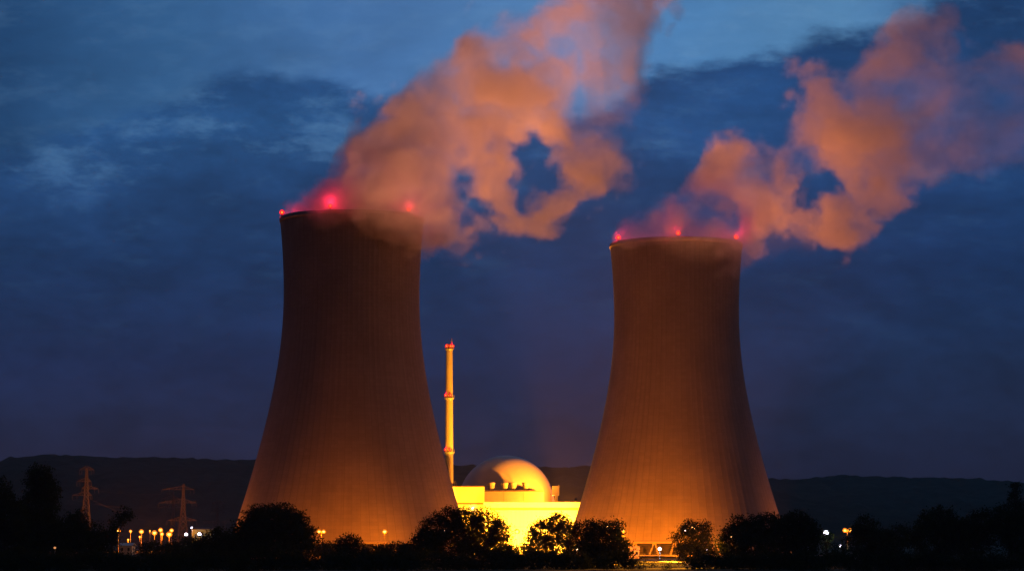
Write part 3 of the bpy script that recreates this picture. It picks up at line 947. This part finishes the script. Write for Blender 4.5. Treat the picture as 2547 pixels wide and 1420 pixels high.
# floodlights of the plant, plus added ones for the steam, chimney and ground
def flood(loc, target, power, angle, label, color=SODIUM, blend=0.7, size=1.0):
    rt = thing('floodlight', label, 'floodlight', loc, 0, 'ground floodlights of the plant')
    d = (Vector(target) - Vector(loc)).normalized()
    rot = d.to_track_quat('Z', 'Y').to_matrix().to_4x4()
    b = MB(); zb = loc[2] if 5 < loc[2] < 20 else 1.4; b.bar((0, 0, -zb), (0, 0, -0.2), 0.12, 0.12, 8); b.box((-0.8, -0.5, -zb - 0.1), (0.8, 0.5, -zb + 0.1)); b.build('stand', M['steel'], rt)
    b = MB(); b.box((-0.7 * size, -0.5 * size, -0.35), (0.7 * size, 0.5 * size, 0.1), rot); h = b.build('lamp_head', M['dark'], rt)
    b = MB(); b.box((-0.62 * size, -0.42 * size, 0.103), (0.62 * size, 0.42 * size, 0.14), rot); b.build('glass', M['sodium'], h)
    spot('floodlight_beam', rt, d * 0.6, Vector(target) - Vector(loc), power, color, angle, blend, 0.8)
    return rt

# hall forecourt: lights the hall, the switchgear block, and the dome
flood((26.0, 1325.0, 2.0), (8.0, 1362.0, 16.0), 1900 * K, R(98), 'floodlight on the forecourt of the glaring white hall', (1.0, 0.35, 0.014))
flood((-20.0, 1334.0, 2.0), (-20.0, 1366.0, 22.0), 650 * K, R(140), 'floodlight at the foot of the yellow switchgear block', (1.0, 0.34, 0.004))
flood((34.0, 1392.0, 29.3), (-12.0, 1425.0, 48.0), 900 * K, R(98), 'small floodlight on the roof of the white hall, aimed at the dome', (1.0, 0.27, 0.012))
flood((33.0, 1490.0, 2.0), (0.0, 1080.0, 205.0), 9000 * K, R(40), 'added unseen floodlight aimed up at the nearer steam plume', (1.0, 0.26, 0.03))  # added out of sight behind the reactor to light the near steam
flood((62.0, 1430.0, 2.0), (128.0, 1165.0, 215.0), 5000 * K, R(48), 'added unseen floodlight aimed up at the farther steam plume', (1.0, 0.24, 0.03))  # added out of sight to light the far steam from behind
flood((-15.0, 850.0, 2.0), (-37.0, 1078.0, 236.0), 4700 * K, R(30), 'added unseen floodlight in the meadow aimed up at the nearer plume', (1.0, 0.30, 0.13), 0.5)  # added so the camera side of the near steam is lit evenly
flood((95.0, 930.0, 2.0), (100.0, 1170.0, 230.0), 2100 * K, R(31), 'added unseen floodlight in the meadow aimed up at the farther plume', (1.0, 0.30, 0.15), 0.5)  # same added front light for the far plume
flood((-6.0, 1318.0, 2.0), (-34.0, 1400.0, 108.0), 330 * K, R(32), 'added unseen floodlight beside the hall aimed up at the chimney', (1.0, 0.25, 0.01))  # extra lamp added to light the upper chimney from the front
# tower feet
flood((-44.0, 1030.0, 1.6), (-58.0, 1060.0, 14.0), 30 * K, R(140), 'floodlight before the right half of the left tower', SODIUM)
flood((-98.0, 1026.0, 1.6), (-84.0, 1060.0, 12.0), 24 * K, R(140), 'floodlight before the left half of the left tower', SODIUM)
flood((36.0, 1128.0, 1.6), (58.0, 1160.0, 14.0), 96 * K, R(140), 'floodlight at the left foot of the right tower', SODIUM)
flood((72.0, 1118.0, 1.6), (74.0, 1150.0, 12.0), 96 * K, R(140), 'floodlight before the middle of the right tower', SODIUM)

flood((-132.0, 1082.0, 1.6), (-112.0, 1090.0, 16.0), 40 * K, R(140), 'floodlight beyond the left side of the left tower', SODIUM)
flood((-8.0, 1070.0, 1.6), (-24.0, 1090.0, 18.0), 46 * K, R(140), 'floodlight beside the right edge of the left tower', SODIUM)
flood((14.0, 1168.0, 1.6), (32.0, 1186.0, 18.0), 66 * K, R(140), 'floodlight beside the left edge of the right tower', SODIUM)
flood((142.0, 1172.0, 1.6), (120.0, 1188.0, 16.0), 30 * K, R(140), 'floodlight beyond the right side of the right tower', SODIUM)

# ------------------------------------------------------------------ pylons and lines of the switchyard
def pylon(px, top, Y, label, arms, base_half, mat_, group='lattice pylons of the switchyard'):
    """arms: (py, reach to the left in px, reach to the right in px)"""
    q = Y / F
    zt = at(px, top, Y).z
    b0 = at(px, 1340, Y)
    rt = thing('pylon', label, 'pylon', (b0.x, Y, 0), 0, group)
    wb, wt = base_half * q, 0.22 * base_half * q
    zw = zt * 0.62
    def half(z):
        return wb + (wt * 1.5 - wb) * min(1, z / zw) if z < zw else wt * 1.5 + (wt * 0.5 - wt * 1.5) * (z - zw) / (zt - zw)
    b = MB()
    zs = [-0.3]
    while zs[-1] < zt - 1.5:
        zs.append(zs[-1] + max(1.6, half(zs[-1]) * 1.7))
    zs[-1] = zt
    th = 0.14 * Y / 1700
    for z0, z1 in zip(zs[:-1], zs[1:]):
        h0, h1 = half(z0), half(z1)
        c0 = [Vector((sx * h0, sy * h0, z0)) for sx, sy in ((-1, -1), (1, -1), (1, 1), (-1, 1))]
        c1 = [Vector((sx * h1, sy * h1, z1)) for sx, sy in ((-1, -1), (1, -1), (1, 1), (-1, 1))]
        for i in range(4):
            j = (i + 1) % 4
            b.bar(c0[i], c1[i], th * 1.4, None, 4, False, False)
            b.bar(c0[i], c1[j], th, None, 4, False, False)
            b.bar(c0[j], c1[i], th, None, 4, False, False)
            b.bar(c1[i], c1[j], th, None, 4, False, False)
    b.build('mast', mat_, rt)
    tips = []
    for py, l, r in arms:
        za = at(px, py, Y).z
        h = half(za)
        m = MB(); ins = MB()
        for sgn, ext in ((-1, l * q), (1, r * q)):
            if ext <= 0:
                continue
            tip = Vector((sgn * ext, 0, za))
            for sy in (-1, 1):
                m.bar((sgn * h, sy * h, za), tip, th * 1.2, None, 4, False, False)
            m.bar((sgn * h * 0.9, 0, za + 2.4 * Y / 1700), tip, th * 1.2, None, 4, False, False)
            for k in range(1, 6):
                f0 = k / 6
                p = Vector((sgn * (h + (ext - h) * f0), 0, za))
                m.bar(p + Vector((0, -h * (1 - f0), 0)), p + Vector((0, h * (1 - f0), 0)), th, None, 4, False, False)
                m.bar(p, p + Vector((-sgn * ext / 12, 0, (2.4 * Y / 1700) * (1 - f0))), th, None, 4, False, False)
            for f0 in (1.0, 0.62):
                p = Vector((sgn * (h + (ext - h) * f0), 0, za))
                ins.lathe([(0.02, -3.0), (0.22, -2.8), (0.10, -2.2), (0.22, -1.8), (0.10, -1.2), (0.22, -0.8), (0.05, -0.1)], 6, p)
                tips.append(Vector((b0.x, Y, 0)) + p + Vector((0, 0, -3.0)))
        o = m.build('cross_arm', mat_, rt)
        ins.build('insulator', M['dark'], o)
    return tips
t1 = pylon(213, 1163, 1720, 'slender lattice pylon standing alone at the far left', ((1168, 18, 18), (1197, 24, 12), (1215, 12, 30), (1231, 34, 14)), 17, M['pylon'])
t2 = pylon(455, 1203, 1800, 'sturdy lattice pylon lit orange above the lamp cluster', ((1217, 54, 26), (1250, 62, 32), (1294, 40, 34)), 15, M['pylon'])
t3 = pylon(430, 1222, 2300, 'dim pylon half hidden just left of the sturdy orange pylon', ((1240, 30, 16), (1262, 34, 18)), 9, M['pylon'])
t4 = pylon(541, 1246, 2500, 'faint small pylon beside the left edge of the big tower', ((1252, 16, 20), (1272, 18, 20)), 9, M['pylon'])

def wire(p, q, sag, label):
    b = MB(); n = 14
    pts = [Vector(p).lerp(Vector(q), i / n) - Vector((0, 0, sag * 4 * (i / n) * (1 - i / n))) for i in range(n + 1)]
    o = Vector(p)
    for a, c in zip(pts[:-1], pts[1:]):
        b.bar(a - o, c - o, 0.05, None, 4, False, False)
    w = b.build('power_line', M['pylon'])
    w.location = p
    w['label'] = label; w['category'] = 'power line'; w['group'] = 'lines strung between the pylons'
for a, c, lab in ((t1[4], t2[0], 'top power line from the far left pylon to the orange pylon'), (t1[12], t2[4], 'middle power line between the two largest pylons'), (t1[14], t2[8], 'lowest power line between the two largest pylons')):
    wire(a, c, 2.2, lab)

# switchyard gantry
q = 2000 / F
rt = thing('gantry', 'low steel busbar gantry between the teal shed and the left tower', 'gantry', (at(545, 1340, 2000).x, 2000, 0))
zg = at(545, 1296, 2000).z
for dx in (-16, 14):
    b = MB()
    for sx in (-1, 1):
        b.bar((dx * q + sx * 1.0, 0, -0.3), (dx * q + sx * 0.3, 0, zg + 1.0), 0.16, None, 4)
    for k in range(8):
        z0, z1 = zg * k / 8, zg * (k + 1) / 8
        s0 = 1 if k % 2 else -1
        b.bar((dx * q + s0 * (1.0 - 0.7 * k / 8), 0, z0), (dx * q - s0 * (1.0 - 0.7 * (k + 1) / 8), 0, z1), 0.1, None, 4)
    b.build('post', M['pylon'], rt)
b = MB()
for dz in (0.0, -1.2):
    b.bar((-40 * q, 0, zg + dz), (26 * q, 0, zg + dz), 0.14, None, 4)
for k in range(22):
    xa = (-40 + 66 * k / 22) * q
    b.bar((xa, 0, zg - 1.2 * (k % 2)), (xa + 3 * q, 0, zg - 1.2 * ((k + 1) % 2)), 0.09, None, 4)
b.build('beam', M['pylon'], rt)

# ------------------------------------------------------------------ small buildings
def shed(name, label, px0, px1, top, Y, depth, wall, roof, eave=0.5, base=None):
    a, c = at(px0, top, Y), at(px1, top, Y)
    rt = thing(name, label, 'shed', ((a.x + c.x) / 2, Y, 0))
    hw = (c.x - a.x) / 2; zt = a.z
    zw = zt - 1.0
    b = MB(); b.box((-hw, 0, -0.5), (hw, depth, zw)); b.build('wall', wall, rt)
    b = MB()
    zr = zt + 0.3
    b.add([(-hw - eave, -eave, zw + 0.01), (hw + eave, -eave, zw + 0.01), (hw + eave, depth / 2, zr), (-hw - eave, depth / 2, zr), (-hw - eave, depth + eave, zw + 0.01), (hw + eave, depth + eave, zw + 0.01),
           (-hw - eave, -eave, zw + 0.25), (hw + eave, -eave, zw + 0.25), (hw + eave, depth / 2, zr + 0.25), (-hw - eave, depth / 2, zr + 0.25), (-hw - eave, depth + eave, zw + 0.25), (hw + eave, depth + eave, zw + 0.25)],
          [(0, 3, 2, 1), (3, 4, 5, 2), (6, 7, 8, 9), (9, 8, 11, 10), (0, 1, 7, 6), (5, 4, 10, 11), (1, 2, 8, 7), (2, 5, 11, 8), (3, 0, 6, 9), (4, 3, 9, 10)])
    b.build('roof', roof, rt)
    n = max(2, int(hw / 1.8))
    for k in range(n):
        xx = -hw + 2 * hw * (k + 0.5) / n
        b = MB(); b.box((xx - 0.55, -0.05, zw * 0.45), (xx + 0.55, -0.004, zw * 0.8)); f = b.build('window', M['dark'], rt)
        b = MB(); b.box((xx - 0.47, -0.075, zw * 0.45 + 0.1), (xx + 0.47, -0.053, zw * 0.8 - 0.1)); b.build('pane', M['glass'], f)
    return rt
M['teal'] = mat('teal_cladding', (0.16, 0.30, 0.24), 0.6, 0.3, 0.1)
shed('long_shed', 'long low teal shed lit by bluish lamps left of the big tower', 478, 528, 1312, 1660, 14, M['teal'], M['roof'])
shed('lit_shed', 'small shed with glowing orange roof below the feathery tree', 296, 328, 1352, 1330, 12, M['cream'], M['cream'])
shed('pump_house', 'low pump house with small windows by the legs of the right tower', 1564, 1590, 1361, 1088, 6, M['cream'], M['grey'], 0.3)
p = at(1655, 1372, 1070)
street = None

# fence by the path at the lower edge
fx0, fx1 = at(1570, 1413, 668), at(1606, 1413, 668)
rt = thing('railing', 'short slatted railing at the lower edge before the bright ground', 'railing', ((fx0.x + fx1.x) / 2, 668, 0))
hw = (fx1.x - fx0.x) / 2
b = MB()
for k in range(9):
    xx = -hw + 2 * hw * k / 8
    b.box((xx - 0.09, -0.05, -0.4), (xx + 0.09, 0.05, 1.15))
b.build('slat', M['steel'], rt)
b = MB(); b.box((-hw - 0.15, -0.12, 1.153), (hw + 0.15, 0.12, 1.28)); b.build('handrail', M['steel'], rt)

# gravel track across the lit ground
b = MB()
ys = [1000 - 4 * k for k in range(60)]
vs = []
for yv in ys:
    xc = 46 + 9 * math.sin((yv - 760) * 0.012) - (yv - 1000) * 0.03
    for sx in (-3.2, -1, 1, 3.2):
        vs.append((xc + sx, yv, max(gz(xc + sx, yv), gz(xc, yv)) + 0.12))
b.add(vs, [(k * 4 + i, k * 4 + i + 1, k * 4 + i + 5, k * 4 + i + 4) for k in range(len(ys) - 1) for i in range(3)], True)
b.build('track', mat('gravel', (0.30, 0.26, 0.19), 0.95, 0.8, 0.25), None, kind='structure')
# paved apron round the foot of the right tower
b = MB()
b.lathe([(50.5, 0.75), (58, 0.75), (70, 0.6)], 96, (TR.x, 1192.0, 0))
b.build('pavement', mat('apron', (0.28, 0.25, 0.21), 0.9, 0.3, 0.2), None, kind='structure')
flood((65.5, 940.0, 12.0), (46.0, 930.0, 0.0), 600 * K, R(130), 'added mast floodlight brightening the ground, unseen behind the two lobed tree', (1.0, 0.33, 0.008), 0.8)  # added lamp out of view, brightens the ground in the tree gap
flood((31.0, 850.0, 12.0), (38.0, 828.0, -6.0), 420 * K, R(92), 'added mast floodlight brightening the ground, unseen behind the two topped tree', (1.0, 0.33, 0.008), 0.8)  # second added lamp for the same ground

flood((61.5, 735.0, 9.0), (40.0, 716.0, -4.0), 340 * K, R(96), 'small added mast floodlight, unseen behind the largest dark tree, brightening the ground', (1.0, 0.33, 0.008), 0.8)  # third added lamp, for the nearest strip of ground

# ------------------------------------------------------------------ trees
def tree(label, lobes, Y, seed, leaf=0.62, fill=1.0, cat='tree', group=None, name='tree', trunk=True):
    """lobes: (px, py, rx, ry) of the crown's masses, as seen; each gets a depth like its width"""
    rng = np.random.default_rng(seed)
    q = Y / F
    cx = float(np.average([l[0] for l in lobes], weights=[l[2] * l[3] for l in lobes]))
    base = at(cx, 1340, Y)
    rt = thing(name, label, cat, (base.x, Y, gz(base.x, Y)), 0, group)
    o = Vector(rt.location)
    cen, nor, siz = [], [], []
    clumps = []
    for (px, py, rx, ry) in lobes:
        c = at(px, py, Y) - o
        a, h = rx * q * 1.06, ry * q * 1.08
        area = a * h
        nc = max(8, int(area * 6.0 * fill))
        dirs = rng.normal(size=(nc, 3)); dirs /= np.linalg.norm(dirs, axis=1)[:, None]
        rad = rng.uniform(0.35, 1.0, nc) ** 0.55
        # ragged border: some sprays stick out
        rad *= 1.0 + 0.11 * rng.normal(size=nc).clip(-1.2, 1.4)
        pts = np.array(c)[None, :] + dirs * rad[:, None] * np.array([a, a * 0.9, h])
        for p_ in pts:
            clumps.append(p_)
    clumps = np.array(clumps)
    clumps = clumps[clumps[:, 2] > 0.4]
    per = 20
    k = len(clumps) * per
    sp = rng.normal(size=(k, 3)) * np.array([0.72, 0.72, 0.5])
    ctr = np.repeat(clumps, per, axis=0) + sp
    ctr[:, 2] = np.maximum(ctr[:, 2], 0.15)
    ax = rng.normal(size=(k, 3)); ax /= np.linalg.norm(ax, axis=1)[:, None]
    bx = rng.normal(size=(k, 3)); bx -= (bx * ax).sum(1)[:, None] * ax; bx /= np.linalg.norm(bx, axis=1)[:, None]
    L = leaf * 1.35 * rng.uniform(0.55, 1.15, k)[:, None]
    Wd = L * rng.uniform(0.35, 0.6, k)[:, None]
    vs = np.stack([ctr - ax * L * 0.5, ctr + bx * Wd * 0.5, ctr + ax * L * 0.5, ctr - bx * Wd * 0.5], axis=1).reshape(-1, 3)
    me = bpy.data.meshes.new('crown')
    me.vertices.add(4 * k); me.vertices.foreach_set('co', vs.astype(np.float32).ravel())
    me.loops.add(4 * k); me.loops.foreach_set('vertex_index', np.arange(4 * k, dtype=np.int32))
    me.polygons.add(k); me.polygons.foreach_set('loop_start', np.arange(0, 4 * k, 4, dtype=np.int32))
    me.update(calc_edges=True)
    me.materials.append(M['leaf'])
    link('crown', me, rt)
    if trunk:
        b = MB()
        zc = float(np.mean(clumps[:, 2])); ztop = float(np.max(clumps[:, 2]))
        r0 = 0.03 * ztop + 0.06
        pts = [Vector((0, 0, -0.5)), Vector((0.15, 0.1, zc * 0.4)), Vector((-0.1, 0, zc * 0.8)), Vector((0.1, 0, zc + (ztop - zc) * 0.5))]
        for i in range(3):
            b.bar(pts[i], pts[i + 1], r0 * (1 - 0.28 * i), r0 * (1 - 0.28 * (i + 1)), 8, False)
        for (px, py, rx, ry) in lobes:
            c = at(px, py, Y) - o
            st = pts[1].lerp(pts[2], 0.6) if c.z > zc else pts[1]
            if c.z < 0.8: continue
            mid = st.lerp(c, 0.55) + Vector((0, 0, 0.12 * (c - st).length))
            b.bar(st, mid, r0 * 0.5, r0 * 0.32, 6, False); b.bar(mid, c, r0 * 0.32, r0 * 0.12, 6, False)
            for _ in range(5):
                d = Vector(rng.normal(size=3)); d.z = abs(d.z) * 0.6
                d = d.normalized() * rx * q * 0.85
                b.bar(c.lerp(mid, rng.uniform(0, 0.5)), c + d, r0 * 0.13, r0 * 0.04, 5, False)
        b.build('trunk', M['bark'], rt)
    return rt

TREES = [
 ('tall dark tree at the far left reaching up the hillside', [(100, 1192, 34, 34), (108, 1225, 38, 40), (95, 1270, 50, 50), (80, 1325, 72, 55), (125, 1345, 60, 50)], 760, 0.62, 1.1),
 ('dark tree cut by the left frame edge', [(18, 1290, 45, 60), (-12, 1245, 40, 50), (20, 1345, 55, 50)], 720, 0.6, 1.1),
 ('rounded dark tree below the slender far left pylon', [(195, 1295, 26, 28), (182, 1330, 42, 42), (218, 1352, 38, 38)], 740, 0.6, 1.1),
 ('leaning feathery tree beside the switchyard lamps', [(310, 1272, 11, 12), (300, 1290, 15, 15), (287, 1306, 13, 16), (277, 1336, 18, 22), (322, 1284, 9, 8), (262, 1362, 30, 32)], 700, 0.5, 1.0),
 ('thin tree with orange light in its leaves left of the feathery tree', [(238, 1318, 18, 18), (246, 1345, 26, 24), (228, 1350, 24, 26)], 705, 0.5, 0.8),
 ('low reddish lit tree under the lamp cluster', [(385, 1374, 55, 26), (430, 1378, 50, 26)], 900, 0.55, 0.9),
 ('low dusky tree between lamp cluster and teal shed', [(470, 1366, 52, 30), (500, 1378, 40, 30)], 880, 0.55, 1.0),
 ('dark tree against the left foot of the left tower', [(545, 1345, 36, 32), (520, 1370, 45, 38), (575, 1368, 38, 36)], 760, 0.6, 1.1),
 ('biggest rounded dark tree before the left cooling tower', [(688, 1295, 62, 40), (648, 1308, 52, 46), (625, 1340, 52, 46), (722, 1312, 48, 42), (742, 1345, 46, 44), (690, 1355, 85, 50), (600, 1360, 32, 36)], 720, 0.6, 1.15),
 ('small tree with orange lit leaves under the two headed lamp', [(815, 1362, 22, 16), (828, 1376, 28, 18), (800, 1374, 22, 20)], 1000, 0.6, 0.9),
 ('small round tree before the middle of the left tower', [(868, 1356, 33, 26), (878, 1378, 42, 32)], 760, 0.58, 1.1),
 ('low broad tree under the single lamp of the left tower', [(985, 1376, 56, 26), (950, 1382, 36, 22), (1022, 1376, 36, 26)], 800, 0.58, 1.1),
 ('wide backlit tree, yellow light showing through its crown, before the yellow block', [(1120, 1288, 34, 24), (1085, 1318, 44, 36), (1160, 1296, 38, 30), (1205, 1302, 38, 34), (1240, 1324, 30, 28), (1060, 1350, 32, 34), (1130, 1352, 80, 38), (1210, 1358, 62, 34)], 740, 0.52, 1.6),
 ('backlit tree with glowing edges before the right end of the white hall', [(1385, 1300, 30, 24), (1350, 1324, 36, 30), (1405, 1324, 26, 32), (1335, 1356, 32, 28), (1390, 1362, 42, 34)], 740, 0.52, 1.6),
 ('dense dark tree with two tops left of the right tower', [(1455, 1318, 33, 23), (1522, 1318, 27, 24), (1490, 1345, 58, 42), (1540, 1366, 26, 30), (1470, 1375, 50, 40)], 700, 0.55, 1.15),
 ('low dark tree filling the gap before the glaring hall', [(1292, 1378, 40, 22), (1250, 1378, 40, 26)], 700, 0.55, 1.1),
 ('two lobed tree before the right cooling tower', [(1716, 1313, 22, 22), (1752, 1320, 18, 24), (1700, 1344, 26, 26), (1745, 1354, 33, 33), (1715, 1376, 34, 30)], 860, 0.58, 0.95),
 ('largest dark tree, broad and rounded, right of the right tower', [(1850, 1322, 42, 38), (1905, 1310, 50, 35), (1960, 1322, 46, 42), (1985, 1298, 26, 28), (1825, 1352, 36, 38), (1900, 1358, 90, 50), (2000, 1352, 40, 42), (2012, 1322, 24, 32)], 720, 0.58, 1.15),
 ('small dark tree between the greenish and the orange lamp', [(2085, 1374, 20, 22), (2075, 1390, 22, 18)], 800, 0.5, 0.9),
 ('small tree with yellow green leaves by the greenish lamp', [(2048, 1334, 9, 10), (2062, 1332, 9, 11), (2054, 1350, 12, 18)], 985, 0.5, 0.8),
 ('dark tree just right of the orange two headed lamp', [(2152, 1310, 31, 26), (2145, 1345, 42, 38), (2185, 1352, 38, 34)], 760, 0.58, 1.1),
 ('dim olive tree behind, between two dark trees at right', [(2240, 1336, 46, 28), (2215, 1352, 40, 30)], 900, 0.58, 1.0),
 ('broad dark dome shaped tree third from the right edge', [(2335, 1298, 50, 36), (2318, 1340, 66, 44), (2375, 1336, 42, 42)], 720, 0.58, 1.15),
 ('dark tree second from the right edge', [(2440, 1308, 42, 38), (2420, 1342, 50, 45)], 730, 0.58, 1.1),
 ('dark round tree at the right edge under the spruce', [(2500, 1302, 42, 42), (2535, 1335, 50, 56)], 720, 0.58, 1.1),
 ('pointed dark spruce rising at the right edge', [(2525, 1203, 6, 9), (2526, 1220, 11, 13), (2527, 1243, 17, 18), (2528, 1270, 24, 22), (2530, 1300, 30, 26), (2530, 1335, 36, 30)], 745, 0.5, 1.2),
 ('small slim tree on the lit bank under the two lobed tree', [(1763, 1384, 13, 8), (1756, 1391, 10, 7), (1769, 1391, 9, 7)], 692, 0.4, 0.9),
]
for i, (lab, lobes, Y, lf, fl) in enumerate(TREES):
    tree(lab, lobes, Y, 100 + i, lf, fl, 'tree', 'trees along the river bank', 'spruce_tree' if 'spruce' in lab else 'tree')

# shrubs along the near bank
rs = random.Random(5)
BL = 'low black shrub in the unlit row along the bottom edge'
px = -20.0
k = 0
while px < 2580:
    if not (1545 < px < 1700):
        Yb = rs.uniform(664, 700)
        w = rs.uniform(34, 52); h = rs.uniform(20, 30)
        tree(BL, [(px, 1400 - rs.uniform(0, 6), w, h), (px + rs.uniform(-25, 25), 1412, w, 24)], Yb, 300 + k, 0.5, 1.0, 'shrub', 'shrubs along the bottom edge', 'shrub', False)
        k += 1
    px += rs.uniform(40, 62)
tree('little shrub on the bright ground nearer the railing', [(1602, 1398, 11, 7)], 735, 500, 0.4, 1.2, 'shrub', 'shrubs on the bright ground', 'shrub', False)
tree('round dark shrub on the bright ground near the two lobed tree', [(1666, 1410, 14, 10)], 690, 501, 0.4, 1.2, 'shrub', 'shrubs on the bright ground', 'shrub', False)
tree('flat pale shrub on the bright ground, midway and farthest back', [(1622, 1402, 9, 4)], 742, 502, 0.35, 1.0, 'shrub', 'shrubs on the bright ground', 'shrub', False)

# ------------------------------------------------------------------ evening haze over the plain
b = MB(); b.box((-9500, -1800, -9.0), (9500, 8200, 420.0))
hm = bpy.data.materials.new('haze')
hm.use_nodes = True
k = NT(hm.node_tree)
k.N.remove(k.N['Principled BSDF'])
vp = k.new('ShaderNodeVolumePrincipled')
vp.inputs['Color'].default_value = (0.9, 0.9, 0.92, 1)
vp.inputs['Density'].default_value = 0.000028
vp.inputs['Anisotropy'].default_value = 0.4
k.L.new(vp.outputs[0], k.N['Material Output'].inputs['Volume'])
b.build('haze', hm, None, kind='stuff')
